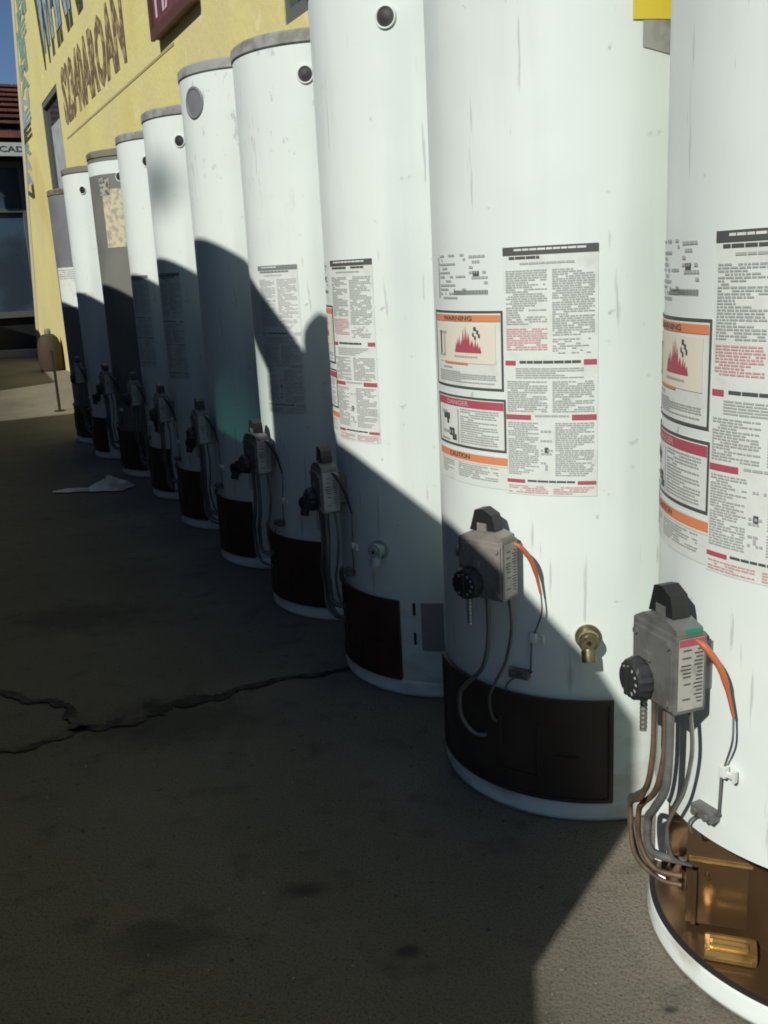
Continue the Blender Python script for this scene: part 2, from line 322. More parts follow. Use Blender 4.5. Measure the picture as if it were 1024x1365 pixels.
# ------------------------------------------------------------------ ground
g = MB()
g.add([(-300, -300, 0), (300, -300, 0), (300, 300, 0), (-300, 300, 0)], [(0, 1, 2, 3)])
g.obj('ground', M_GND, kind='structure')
def px_ground(x, y):
    a, b = x-512, y-682.5; xx = a*cr_+b*sr_; yy = -a*sr_+b*cr_
    d = Vector((xx/F_PX, cp-yy/F_PX*sp, -sp-yy/F_PX*cp)); return Vector((0, 0, CAM_H))+d*(-CAM_H/d.z)
rnd = random.Random(4)
def crack(pts):
    """pts: (x, y, half width in m) on the ground"""
    P = []; 
    for i in range(len(pts)-1):
        a, b = pts[i], pts[i+1]; n = 26
        for k in range(n): t = k/n; P.append((Vector((a[0]+(b[0]-a[0])*t, a[1]+(b[1]-a[1])*t, 0)), a[2]+(b[2]-a[2])*t))
    P.append((Vector((pts[-1][0], pts[-1][1], 0)), pts[-1][2]))
    vs = []
    for i, (p, wd) in enumerate(P):
        d = (P[min(i+14, len(P)-1)][0]-P[max(i-14, 0)][0]).normalized(); q = Vector((-d.y, d.x, 0))
        wob = .010*math.sin(i*.11)+.004*math.sin(i*.27+1)
        ea = 1.2+.5*math.sin(i*.31)+.2*math.sin(i*.9)+rnd.uniform(-.25, .25); eb = 1.1+.4*math.sin(i*.23+2)+.2*math.sin(i*1.1)+rnd.uniform(-.25, .25)
        vs += [p+q*(wd*ea+wob), p-q*(wd*eb-wob)]
    mb = MB(); mb.add([(v.x, v.y, .004) for v in vs], [(2*i, 2*i+1, 2*i+3, 2*i+2) for i in range(len(P)-1)])
    mb.obj('ground_crack', M_TAR, kind='structure')
# crack points measured on the paving: (x, y) metres
CR = [[(475, 888, .006), (420, 900, .008), (330, 918, .010), (270, 932, .016), (215, 944, .030), (165, 962, .018), (110, 976, .010), (50, 992, .008), (-40, 1010, .008)],
      [(112, 974, .012), (98, 952, .010), (70, 938, .010), (30, 930, .010), (-20, 920, .008)]]
for c in CR: crack([(px_ground(x, y).x, px_ground(x, y).y, h) for x, y, h in c])
# flattened plastic scraps lying by the far heaters
def scrap(cx, cy, w_, d_, h_, seed, lab):
    r = random.Random(seed); mb = MB(); n = 6; vs = []
    for j in range(n+1):
        for i in range(n+1):
            u, v = i/n-.5, j/n-.5; k = 1-.35*abs(v*2)**2
            vs.append((u*w_*k+r.uniform(-.01, .01), v*d_+r.uniform(-.01, .01), .006+h_*max(0, 1-4*(u*u+v*v))*r.uniform(.2, 1)))
    mb.add(vs, [(j*(n+1)+i, j*(n+1)+i+1, (j+1)*(n+1)+i+1, (j+1)*(n+1)+i) for j in range(n) for i in range(n)], 0, False)
    mb.obj('plastic_scrap', M_PLAST, loc=(cx, cy, 0), label=lab, cat='litter')
p = px_ground(148, 651); scrap(p.x, p.y, .22, .16, .06, 1, 'crumpled white plastic scrap standing up a little on the shaded paving')
p = px_ground(100, 655); scrap(p.x, p.y, .20, .08, .012, 2, 'flat pale plastic scrap, leftmost litter on the shaded paving')
gr = MB(); rg = random.Random(9)
for i in range(900):
    if i < 500: x, y, s = rg.uniform(-.4, 1.0), rg.uniform(.4, 2.2), rg.uniform(.0008, .003)
    else: x, y, s = rg.uniform(-3.5, .6), rg.uniform(1, 9), rg.uniform(.002, .006)
    if i % 90 == 0: s *= 2.2
    a = rg.uniform(0, 6.28); vs = [(x+s*math.cos(a+k*2.1)*rg.uniform(.6, 1.3), y+s*math.sin(a+k*2.1)*rg.uniform(.6, 1.3), 0) for k in range(3)]+[(x, y, s*rg.uniform(.5, 1.1))]
    gr.add(vs, [(0, 1, 3), (1, 2, 3), (2, 0, 3)])
gr.obj('grit', M_STONE, kind='stuff', label='scattered grit and tiny stones on the worn paving', cat='grit')

# ------------------------------------------------------------------ yellow wall of the shop
WD = -.40; W_END = 13.2; W_H = 5.0; TAPER = .55
wall = empty('yellow_wall', rw(0, WD), RZ, label='yellow painted shop wall with hand lettering behind the water heaters', cat='wall')
# local x along the row, local y outwards.  openings left for the two windows
wins = [(8.72, 9.80, 1.76, 2.66), (1.3, 2.96, 1.84, 2.95)]
def wall_mesh():
    mb = MB(); xs = sorted({-4, W_END, *[a for w_ in wins for a in w_[:2]]}); zs = sorted({0, W_H, *[a for w_ in wins for a in w_[2:]]})
    for i in range(len(xs)-1):
        for j in range(len(zs)-1):
            cx, cz = (xs[i]+xs[i+1])/2, (zs[j]+zs[j+1])/2
            if any(a < cx < b and c < cz < d for a, b, c, d in wins): continue
            e = lambda x, z: x-(TAPER*z if x == W_END else 0)
            mb.add([(xs[i], 0, zs[j]), (e(xs[i+1], zs[j]), 0, zs[j]), (e(xs[i+1], zs[j+1]), 0, zs[j+1]), (xs[i], 0, zs[j+1])], [(3, 2, 1, 0)])
    T_ = W_END-TAPER*W_H
    mb.add([(W_END, 0, 0), (W_END, -6, 0), (T_, -6, W_H), (T_, 0, W_H)], [(0, 1, 2, 3)])
    mb.add([(-4, 0, W_H), (T_, 0, W_H), (T_, -6, W_H), (-4, -6, W_H)], [(0, 1, 2, 3)])
    for a, b, c, d in wins:   # reveals
        y = -.05
        mb.add([(a, 0, c), (b, 0, c), (b, 0, d), (a, 0, d), (a, y, c), (b, y, c), (b, y, d), (a, y, d)], [(0, 1, 5, 4), (1, 2, 6, 5), (2, 3, 7, 6), (3, 0, 4, 7)])
    return mb
wall_mesh().obj('wall_face', M_WALL, wall)
tm = MB(); T_ = TAPER*W_H; tm.add([(W_END-.3, .004, 0), (W_END, .004, 0), (W_END-T_, .004, W_H), (W_END-T_-.25, .004, W_H)], [(3, 2, 1, 0)]); tm.obj('corner_trim', mat('cream_trim_paint', (.62, .56, .36), .7), wall)
for a, b, c, d in wins:
    fr = MB(); t_ = .05; y = -.03
    fr.box(((a+b)/2, y, c+t_/2), (b-a, .05, t_)); fr.box(((a+b)/2, y, d-t_/2), (b-a, .05, t_))
    fr.box((a+t_/2, y, (c+d)/2), (t_, .05, d-c-2*t_)); fr.box((b-t_/2, y, (c+d)/2), (t_, .05, d-c-2*t_))
    f_ = fr.obj('window', M_FRM, wall)
    pn = MB(); pn.box(((a+b)/2, y-.01, (c+d)/2), (b-a-2*t_+.004, .008, d-c-2*t_+.004)); pn.obj('pane', M_GLS, f_)
bd = MB(); bd.box((9.10, -.018, 2.09), (.60, .012, .60)); bd.obj('board', M_BOARD, wall)
def wall_text(txt, s0, s1, z0, z1, M, name, y=.003, slant=0, off=.05):
    vs, fs = text_geo(txt, off); mb = MB()
    mb.add([(s0+(s1-s0)*u, y, z0+(z1-z0)*v+slant*u) for u, v in vs], fs); return mb.obj(name, M, wall)
wall_text('S2340AROAN', 8.42, 5.75, 2.25, 2.72, M_BRN, 'lettering')
wall_text('WHNNA', 9.45, 6.6, 2.86, 3.75, M_BLKP, 'lettering', .003)
wall_text('WHNNA', 9.30, 6.7, 2.98, 3.95, M_LBL, 'lettering', .007)
st = MB()
st.add([(8.45, .003, 2.17), (4.6, .003, 2.13), (4.6, .003, 2.115), (8.45, .003, 2.155)], [(0, 1, 2, 3)])
st.obj('painted_line', mat('ochre_line_paint', (.42, .36, .16), .8), wall)
rr = random.Random(3)
for i in range(13):     # faded small lettering near the far corner
    z = 3.85-i*.15; ch = rr.choice('EHNBRSAMI')
    dx = (z-2)*.75; wall_text(ch, 12.05-dx+rr.uniform(-.1, .1), 11.35-dx+rr.uniform(-.1, .1), z-.15, z, [M_TEAL, M_BLKP, M_LBL, M_BOARD][(i*7+1) % 4] if i > 4 else M_TEAL, 'lettering', .003)
sgn = empty('maroon_sign', rw(4.45, WD, 0), RZ, label='maroon sign board with pale letters high on the yellow wall', cat='sign')
sb = MB(); sb.box((0, .02, 2.62), (.80, .03, .86)); sb.obj('board', M_MAR, sgn)
sf = MB()
for (c, d) in (((0, .045, 2.21), (.84, .02, .05)), ((-.4, .045, 2.62), (.04, .02, .78)), ((.4, .045, 2.62), (.04, .02, .78)), ((0, .045, 3.03), (.84, .02, .05))): sf.box(c, d)
sf.obj('frame', M_MARF, sgn)
for k, (tx, z) in enumerate((('HAM', 2.28), ('NER', 2.52), ('MAN', 2.76))):
    vs, fs = text_geo(tx); mb = MB(); mb.add([(.33-.66*u, .038, z+.19*v) for u, v in vs], fs); mb.obj('lettering', M_PINK, sgn)

# ------------------------------------------------------------------ water heaters
RAD = .25
_cache = {}
def cached(key, fn):
    if key not in _cache: _cache[key] = fn()
    return _cache[key]

DA0, DA1, DZ0, DZ1 = 179, 267, .038, .222        # burner door opening (local azimuth, height)
def jacket(H, hole):
    mb = MB(); top = H-.034
    az = sorted(set([i*3 for i in range(121)]+[DA0, DA1])); zs = [.036, DZ0+.002, DZ1, .5, .9, top]
    n = len(az); vs = [pol(a, RAD, z) for z in zs for a in az]; fs = []
    for j in range(len(zs)-1):
        for i in range(n-1):
            if hole and j == 1 and DA0 <= (az[i]+az[i+1])/2 <= DA1: continue
            fs.append((j*n+i+1, j*n+i, (j+1)*n+i, (j+1)*n+i+1))
    mb.add(vs, fs, 0, True)
    if hole:  # folded edges round the opening and the dark chamber behind
        for (a0, a1, z) in ((DA0, DA1, DZ1),):
            k = 16; v2 = [pol(a0+(a1-a0)*i/k, r, z) for r in (RAD, RAD-.018) for i in range(k+1)]
            mb.add(v2, [(i, i+1, k+2+i, k+1+i) for i in range(k)], 0, True)
        for a in (DA0, DA1): mb.add([pol(a, RAD, DZ0), pol(a, RAD, DZ1), pol(a, RAD-.018, DZ1), pol(a, RAD-.018, DZ0)], [(0, 1, 2, 3)])
    # rolled vertical seam at the back
    mb.shell(20, 24, .04, top-.01, RAD, RAD+.003)
    return mb
def cap(H, lip):
    mb = MB(); r = RAD+.003
    prof = [(RAD-.004, H-.036), (r, H-.029), (r, H-.006), (r-.006, H), (RAD*.9, H), (RAD*.88, H-.008), (.07, H-.006), (.0, H-.006)]
    n = 96; vs = [(pr*math.sin(2*math.pi*i/n), pr*math.cos(2*math.pi*i/n), pz) for pr, pz in prof for i in range(n)]
    fs = [(j*n+(i+1) % n, j*n+i, (j+1)*n+i, (j+1)*n+(i+1) % n) for j in range(len(prof)-1) for i in range(n)]
    mb.add(vs, fs, 0, False); return mb
def base_ring():
    mb = MB(); prof = [(RAD-.02, .004), (RAD+.004, .002), (RAD+.006, .010), (RAD+.003, .016), (RAD+.004, .030), (RAD+.001, .036), (RAD-.02, .037)]
    n = 96; vs = [(pr*math.sin(2*math.pi*i/n), pr*math.cos(2*math.pi*i/n), pz) for pr, pz in prof for i in range(n)]
    mb.add(vs, [(j*n+(i+1) % n, j*n+i, (j+1)*n+i, (j+1)*n+(i+1) % n) for j in range(len(prof)-1) for i in range(n)], 0, True); return mb
def door_mesh():
    mb = MB()
    mb.shell(DA0, DA1, DZ0+.002, DZ1, RAD-.004, RAD+.006)
    # rolled rim
    mb.shell(DA0, DA1, DZ1-.006, DZ1+.003, RAD+.006, RAD+.010); mb.shell(DA0, DA0+1.6, DZ0+.003, DZ1-.006, RAD+.006, RAD+.010)
    mb.shell(DA1-1.6, DA1, DZ0+.003, DZ1-.006, RAD+.006, RAD+.010); mb.shell(DA0, DA1, DZ0, DZ0+.007, RAD+.006, RAD+.009)
    return mb
def door_emboss():
    mb = MB()
    mb.shell(206, 207.2, .075, .175, RAD+.006, RAD+.010); mb.shell(222, 223.2, .075, .175, RAD+.006, RAD+.010)
    mb.shell(207.2, 222, .075, .080, RAD+.006, RAD+.010); mb.shell(192, 200, .118, .122, RAD+.006, RAD+.011)
    return mb
def word_lines(mb, a0, a1, z0, z1, pitch, h, seed, r, mi=0, dens=.92, wmin=.6, wmax=2.6):
    if pitch < .0054: pitch, h = pitch*.74, h*.62
    """lines of print too small to read: a0 is the left end (larger azimuth)"""
    rd = random.Random(seed); z = z1-h
    while z > z0:
        a = a0; end = a1 if rd.random() < .68 else a1+(a0-a1)*rd.uniform(.1, .6)
        while a > end+.6:
            wd = min(rd.uniform(wmin, wmax), a-end)
            if rd.random() < dens: mb.patch(a, a-wd, z, z+h, r, mi, n=1, smooth=False)
            a -= wd+.28
        z -= pitch
def rect(mb, a0, a1, z0, z1, r, mi): mb.patch(a0, a1, z0, z1, r, mi)
RL, RI = RAD+.0008, RAD+.0016
def big_label():
    mb = MB(); mb.patch(218.4, 185.2, .568, .948, RL, 0); return mb
def big_print(seed=1):
    mb = MB(); A0, A1 = 218.0, 185.6; mid = 201.5     # materials: ink, dark, red, pink
    rect(mb, 218.4, 185.2, .936, .948, RI, 1)
    word_lines(mb, 214, 189, .9395, .945, .02, .003, seed, RI+.0006, 4, 1, 2, 3)
    word_lines(mb, 216, 190, .927, .934, .02, .004, seed+1, RI, 1, .9, 2, 4)
    word_lines(mb, 212, 193, .918, .925, .02, .003, seed+2, RI, 0, 1, 2, 4)
    word_lines(mb, A0-.6, mid+.9, .832, .914, .0046, .0032, seed+3, RI, 0)
    word_lines(mb, A0-.6, mid+.9, .795, .828, .0046, .0032, seed+4, RI, 3)
    word_lines(mb, mid-.9, A1+.8, .815, .914, .0046, .0032, seed+5, RI, 0)
    word_lines(mb, mid-.9, A1+2, .788, .812, .0046, .0030, seed+15, RI, 0, .6)
    rect(mb, A0, 214, .772, .779, RI, 2); rect(mb, 190, A1, .772, .780, RI, 2); word_lines(mb, 212.5, 191, .7735, .779, .02, .004, seed+6, RI, 1, 1, 2, 5)
    word_lines(mb, 214, 190, .752, .768, .0046, .003, seed+7, RI, 0, 1, 2, 5)
    word_lines(mb, A0-.6, mid+1, .700, .748, .0044, .0031, seed+8, RI, 0); word_lines(mb, mid-.8, A1+.8, .700, .748, .0044, .0031, seed+9, RI, 0)
    rect(mb, A0, 208.5, .688, .6955, RI, 2); rect(mb, 194, A1, .688, .6965, RI, 2); word_lines(mb, 207, 195, .689, .696, .02, .003, seed+10, RI, 0, 1, 2, 3)
    word_lines(mb, A0-.6, 205.8, .598, .684, .0044, .0031, seed+11, RI, 0); word_lines(mb, 199.8, A1+.8, .598, .684, .0044, .0031, seed+12, RI, 0)
    # small diagrams down the middle
    for (z, h_) in ((.672, .006), (.657, .004), (.642, .011), (.622, .005), (.612, .006), (.602, .003)): word_lines(mb, 205, 200.4, z-h_, z, .0055, .0032, seed+int(z*1000), RI, 0, .6, .5, 1.4)
    rect(mb, 203.6, 202.2, .636, .645, RI, 1); rect(mb, 203.4, 202.6, .612, .618, RI, 0)
    rect(mb, A0, 211, .587, .5925, RI, 2); rect(mb, 192, A1, .587, .5925, RI, 2); word_lines(mb, 210, 193, .588, .5925, .02, .003, seed+13, RI, 1, 1, 2, 4)
    word_lines(mb, A0-.6, mid+1, .571, .583, .0044, .003, seed+14, RI, 3); word_lines(mb, mid-1, A1+.8, .571, .583, .0044, .003, seed+16, RI, 3)
    return mb
def warn_label():
    mb = MB(); mb.patch(262.5, 218.9, .731, .855, RL, 0); return mb
def frame_rect(mb, a0, a1, z0, z1, ta, tz, r, mi):
    rect(mb, a0, a1, z1-tz, z1, r, mi); rect(mb, a0, a1, z0, z0+tz, r, mi); rect(mb, a0, a0-ta, z0+tz, z1-tz, r, mi); rect(mb, a1+ta, a1, z0+tz, z1-tz, r, mi)
def warn_print():
    mb = MB(); r = RI   # ink, dark, red, pink, paper, orange, cream
    frame_rect(mb, 262.5, 218.9, .731, .855, .8, .0035, r, 1)
    rect(mb, 261, 220, .838, .8485, r, 5); cyl_text(mb, 'WARNING', 252, 233, .8395, .847, r+.0005, 1)
    rect(mb, 258, 222, .772, .834, r, 6)
    # flames
    rd = random.Random(5); rr2 = r+.0005; z0 = .790; n = 13
    for i in range(n):
        u = (i+.5)/n; h = (.030*(1-abs(u-.45)*1.7)+.006)*rd.uniform(.75, 1.25); a = 243-u*14
        mb.add([pol(a+1, rr2, z0), pol(a-1, rr2, z0), pol(a-.2+rd.uniform(-.4, .4), rr2, z0+h)], [(1, 0, 2)], 2)
    rect(mb, 243.5, 228.5, .789, .792, rr2, 2)
    # thrown-back stick figure above the flames
    for (a, z, s) in ((231.5, .827, 1.3), (230.2, .822, 1.0), (232.4, .818, .8), (229.4, .816, .9), (231.4, .813, .8)): mb.add([pol(a+s*.5, rr2+.0004, z-.003), pol(a-s*.5, rr2+.0004, z-.003), pol(a-s*.5, rr2+.0004, z+.003), pol(a+s*.5, rr2+.0004, z+.003)], [(1, 0, 3, 2)], 1)
    # little heater drawn at the left
    rect(mb, 257, 250, .818, .822, rr2, 0); rect(mb, 256, 254.6, .785, .822, rr2, 1); rect(mb, 252.4, 251.4, .785, .822, rr2, 0); rect(mb, 257, 251, .781, .785, rr2, 0)
    word_lines(mb, 244, 230, .779, .784, .02, .003, 21, rr2, 0); word_lines(mb, 252, 232, .768, .773, .02, .0035, 22, rr2, 5, 1)
    word_lines(mb, 254, 234, .760, .765, .02, .003, 23, r, 0)
    word_lines(mb, 258, 222, .739, .758, .0042, .003, 24, r, 0, 1)
    return mb
def danger_label():
    mb = MB(); mb.patch(261.5, 218.2, .633, .718, RL, 0); return mb
def danger_print():
    mb = MB(); r = RI
    frame_rect(mb, 261.5, 218.2, .633, .718, .8, .0035, r, 1)
    rect(mb, 260.5, 219.2, .700, .7125, r, 2); cyl_text(mb, 'DANGER', 251, 236, .702, .710, r+.0005, 3)
    rr2 = r+.0004
    for (a0, a1, z0, z1, m_) in ((257, 252, .684, .690, 0), (255, 249.5, .676, .686, 1), (252, 250.5, .668, .677, 1), (256, 247, .652, .657, 0), (250, 246, .649, .662, 1), (247.5, 244.5, .642, .652, 1), (258, 250, .640, .643, 0)):
        rect(mb, a0, a1, z0, z1, rr2, m_)
    rect(mb, 243.2, 242.8, .640, .696, rr2, 0)
    word_lines(mb, 241.5, 221.5, .640, .697, .0052, .0033, 31, r, 0, .95)
    return mb
def caution_label():
    mb = MB(); mb.patch(260.5, 217.6, .572, .626, RL, 0); return mb
def caution_print():
    mb = MB(); r = RI; rect(mb, 260.5, 217.9, .612, .624, r, 5); cyl_text(mb, 'CAUTION', 250, 236, .6145, .6225, r+.0005, 1)
    rect(mb, 260.5, 217.9, .6085, .611, r, 6)
    word_lines(mb, 258, 247, .583, .606, .0046, .0032, 41, r, 0); word_lines(mb, 243.5, 222, .583, .606, .0046, .0032, 42, r, 0); return mb
def rating_print():
    mb = MB(); r = RAD+.0009
    word_lines(mb, 255, 236, .872, .943, .0066, .0034, 51, r, 0, .7); word_lines(mb, 234, 225, .892, .94, .008, .004, 52, r, 0, .6, 1, 2)
    rect(mb, 232, 229, .908, .916, r, 1); 
    for i in range(26): 
        a = 243.5-i*.72; rect(mb, a, a-.36, .880, .887, r, 1)
    for i in range(4): rect(mb, 256.5, 256, .875, .94, r, 0)
    return mb
M_INKF = mat('faded_grey_print', (.52, .55, .53), .6); M_INKM = mat('faded_dark_print', (.22, .24, .23), .6)
PMATF = [M_INKF, M_INKM, M_INKF, M_INKF, M_PAP, M_INKF, M_PAP]
PMATS = [M_INK, M_INKD, M_INKR, M_INKP, M_PAP, M_INKO, M_INKY]

VA = 221.5   # local azimuth of the gas valve
VZ = .453
def valve_body():
    mb = MB(); F = frame(VA, RAD, VZ)
    mb.box((0, .007, 0), (.06, .022, .06), 0, F)                       # neck into the jacket
    mb.box((0, .0385, 0), (.086, .043, .098), 0, F, .003)
    mb.box((-.001, .0607, -.002), (.078, .005, .086), 0, F, .0015)      # raised front plate
    pr = [(-.042, .049), (.042, .049), (.026, .058), (-.018, .062), (-.040, .056)]
    vs = [F @ Vector((x, y, z)) for y in (.022, .058) for x, z in pr]; n = 5
    mb.add(vs, [tuple(range(n))[::-1], tuple(range(n, 2*n))]+[(i, (i+1) % n, (i+1) % n+n, i+n) for i in range(n)])
    for x, z in ((.032, .033), (-.033, .035), (-.033, -.037)): mb.tube([F @ Vector((x, .062, z)), F @ Vector((x, .0655, z))], .0045, 8)
    mb.tube([F @ Vector((.042, .038, .016)), F @ Vector((.058, .038, .016))], .011, 6)
    mb.box((.006, .064, .010), (.014, .006, .012), 0, F, .002)          # pointer boss over the knob
    mb.box((.004, .040, .066), (.020, .020, .016), 0, F, .003)          # light neck under the button
    return mb
def valve_button():
    mb = MB(); F = frame(VA, RAD, VZ)
    pr = [(-.022, .062), (-.008, .062), (-.008, .074), (.012, .074), (.012, .062), (.026, .060), (.020, .080), (.016, .094), (.002, .097), (-.016, .088), (-.020, .076)]
    vs = [F @ Vector((x, y, z)) for y in (.026, .050) for x, z in pr]; n = len(pr)
    mb.add(vs, [tuple(range(n))[::-1], tuple(range(n, 2*n))]+[(i, (i+1) % n, (i+1) % n+n, i+n) for i in range(n)]); return mb
KC = Vector((.019, 0, -.024))
def valve_knob():
    mb = MB(); F = frame(VA, RAD, VZ); c = KC; n = 32; prof = [(.026, .062), (.0265, .067), (.024, .078), (.021, .081), (.0, .082)]
    vs = []
    for (pr, y) in prof:
        for i in range(n):
            q = pr*(1.05 if i % 2 and y < .079 else 1); vs.append(F @ (c+Vector((q*math.cos(2*math.pi*i/n), y, q*math.sin(2*math.pi*i/n)))))
    mb.add(vs, [(j*n+i, j*n+(i+1) % n, (j+1)*n+(i+1) % n, (j+1)*n+i) for j in range(len(prof)-1) for i in range(n)], 0)
    mb.box(c+Vector((0, .0835, 0)), (.006, .006, .036), 0, F, .0015)
    return mb
def knob_marks():
    mb = MB(); F = frame(VA, RAD, VZ); c = KC
    for i in range(9):
        a = R_(60+i*30); d = Vector((math.cos(a), 0, math.sin(a))); q = Vector((-math.sin(a), 0, math.cos(a)))
        pts = [c+d*.0145+q*.0016, c+d*.0190+q*.0016, c+d*.0190-q*.0016, c+d*.0145-q*.0016]
        mb.add([F @ (p_+Vector((0, .0822, 0))) for p_ in pts], [(0, 1, 2, 3)])
    return mb
def side_label():
    mb = MB(); F = frame(VA, RAD, VZ); x = -.0434
    mb.add([F @ Vector((x, y, z)) for y, z in ((.021, -.044), (.056, -.044), (.056, .045), (.021, .045))], [(0, 1, 2, 3)], 0); return mb
def side_print():
    mb = MB(); F = frame(VA, RAD, VZ); x = -.0439; rd = random.Random(8)
    mb.add([F @ Vector((x, y, z)) for y, z in ((.0215, .036), (.0555, .036), (.0555, .0445), (.0215, .0445))], [(0, 1, 2, 3)], 1)
    for i in range(15):
        z = .031-i*.0047
        for a, b in ((.023, .036), (.039, .054)):
            if rd.random() < .8: e = b-rd.uniform(0, .006); mb.add([F @ Vector((x, y, q)) for y, q in ((a, z-.0009), (e, z-.0009), (e, z+.0009), (a, z+.0009))], [(0, 1, 2, 3)], 0)
    return mb
def tubes_set():
    """gas, pilot and thermocouple tubes from the valve down into the burner door"""
    L = []
    z0 = VZ-.047
    L.append((spline([(VA+3.0, RAD+.046, z0), (VA+3.2, RAD+.046, .33), (VA+5, RAD+.048, .275), (VA+12, RAD+.046, .240), (VA+18, RAD+.043, .215), (VA+18, RAD+.040, .16), (VA+15, RAD+.030, .125), (VA+10, RAD+.006, .115)]), .0040, M_ALU))
    L.append((spline([(VA+.3, RAD+.040, z0), (VA+.3, RAD+.040, .33), (VA+2.5, RAD+.043, .275), (VA+10, RAD+.040, .234), (VA+15, RAD+.036, .205), (VA+15, RAD+.034, .16), (VA+11, RAD+.02, .13), (VA+7, RAD-.01, .125)]), .0040, M_RUSTT))
    L.append((spline([(VA-3, RAD+.046, z0), (VA-3, RAD+.046, .34), (VA-2, RAD+.046, .29), (VA+3.5, RAD+.042, .245), (VA+9, RAD+.035, .212), (VA+9, RAD+.030, .165), (VA+6, RAD-.01, .15)]), .0055, M_VALV))
    L.append((spline([(VA-7, RAD+.034, z0), (VA-7.4, RAD+.030, .35), (VA-5, RAD+.030, .29), (VA-.5, RAD+.030, .245), (VA+3, RAD+.024, .21), (VA+3, RAD+.015, .17), (VA+2, RAD-.01, .155)]), .0028, M_ALU))
    L.append((spline([(VA+1.6, RAD+.052, z0), (VA+1.8, RAD+.052, .32), (VA+5, RAD+.054, .262), (VA+12.5, RAD+.050, .230), (VA+15.5, RAD+.046, .205), (VA+13.5, RAD+.044, .15), (VA+9, RAD+.02, .122), (VA+5, RAD-.005, .118)]), .0032, M_RUSTT))
    return L
def braid():
    mb = MB(); n = 18
    for i in range(n):
        z = VZ-.050-i*.0030; c = pol(VA+5.4, RAD+.054, z); rr_ = .0052 if i % 2 else .0040
        if i < n-1: mb.tube([c, pol(VA+5.4, RAD+.054, z-.0030)], [rr_, .0046], 8)
    return mb
def wire_low():
    mb = MB(); mb.tube(spline([(VA-17.0, RAD+.016, VZ-.045), (VA-17.3, RAD+.018, VZ-.075), (VA-14.5, RAD+.010, VZ-.110), (VA-13.8, RAD+.008, VZ-.117)]), .0014, 6); return mb
def wire_end():
    mb = MB(); mb.tube(spline([(VA-12.8, RAD+.008, VZ-.132), (VA-12.2, RAD+.006, VZ-.178), (VA-12, RAD+.006, VZ-.188), (VA-6, RAD+.008, VZ-.200), (VA-2.5, RAD+.010, VZ-.218), (VA-2, RAD+.004, VZ-.235), (VA-1, RAD-.01, VZ-.245)]), .0016, 6); return mb
def wire_clip():
    mb = MB(); F = frame(VA-13.6, RAD+.008, VZ-.124); mb.box((0, 0, 0), (.010, .009, .015), 0, F, .002); mb.box((-.009, 0, -.002), (.010, .005, .006), 0, F, .001); mb.box((-.0155, 0, -.001), (.004, .006, .015), 0, F, .001); return mb
def wire_top():
    mb = MB(); pts = spline([(VA-9.5, RAD+.040, VZ+.044), (VA-12, RAD+.036, VZ+.036), (VA-15, RAD+.026, VZ+.008), (VA-17, RAD+.016, VZ-.045)])
    n = len(pts); mb.tube(pts, [.0015+.0026*min(1, i/4) if i < n*.7 else .0030-.0014*(i-n*.7)/(n*.3) for i in range(n)], 8); return mb
def green_clip():
    mb = MB(); F = frame(VA, RAD, VZ); mb.box((-.034, .034, .052), (.016, .024, .008), 0, F, .002); return mb
def ignitor():
    mb = MB(); F = frame(VA-8, RAD, .262); mb.box((0, .008, 0), (.034, .016, .014), 0, F, .002); mb.tube([F @ Vector((-.01, .016, 0)), F @ Vector((-.01, .021, 0))], .0045, 8); mb.tube([F @ Vector((.008, .016, 0)), F @ Vector((.008, .021, 0))], .0045, 8); return mb
def drain():
    mb = MB(); F = frame(188.3, RAD, .335)
    def rng(r, y0, y1, n=20, c=(0, 0)): mb.tube([F @ Vector((c[0], y0, c[1])), F @ Vector((c[0], y1, c[1]))], r, n)
    rng(.021, -.001, .004, 24); rng(.015, .004, .016, 6); rng(.017, .016, .026, 20); rng(.011, .026, .030, 12)
    mb.tube([F @ Vector((0, .016, -.004)), F @ Vector((0, .022, -.020)), F @ Vector((0, .027, -.034))], [.010, .012, .011], 12)
    return mb
def drain_mouth():
    mb = MB(); F = frame(188.3, RAD, .335); mb.tube([F @ Vector((0, .030, 0)), F @ Vector((0, .0312, 0))], .004, 8); return mb
def port(a, z, r, col=None):
    mb = MB(); F = frame(a, RAD, z); n = 28
    vs = [F @ Vector((q*math.cos(2*math.pi*i/n), y-q*q*math.cos(2*math.pi*i/n)**2/(2*RAD), q*math.sin(2*math.pi*i/n))) for q, y in ((r*1.15, .0008), (r*1.10, .004), (r*.96, .004), (r*.90, .0015)) for i in range(n)]
    mb.add(vs, [(j*n+i, j*n+(i+1) % n, (j+1)*n+(i+1) % n, (j+1)*n+i) for j in range(3) for i in range(n)], 0, True)
    vs = [F @ Vector((q*math.cos(2*math.pi*i/n), .0016-q*q*math.cos(2*math.pi*i/n)**2/(2*RAD), q*math.sin(2*math.pi*i/n))) for q in (r*.91, r*.4) for i in range(n)]+[F @ Vector((0, .003, 0))]
    mb.add(vs, [(i, (i+1) % n, n+(i+1) % n, n+i) for i in range(n)]+[(n+i, n+(i+1) % n, 2*n) for i in range(n)], 1, True)
    return mb

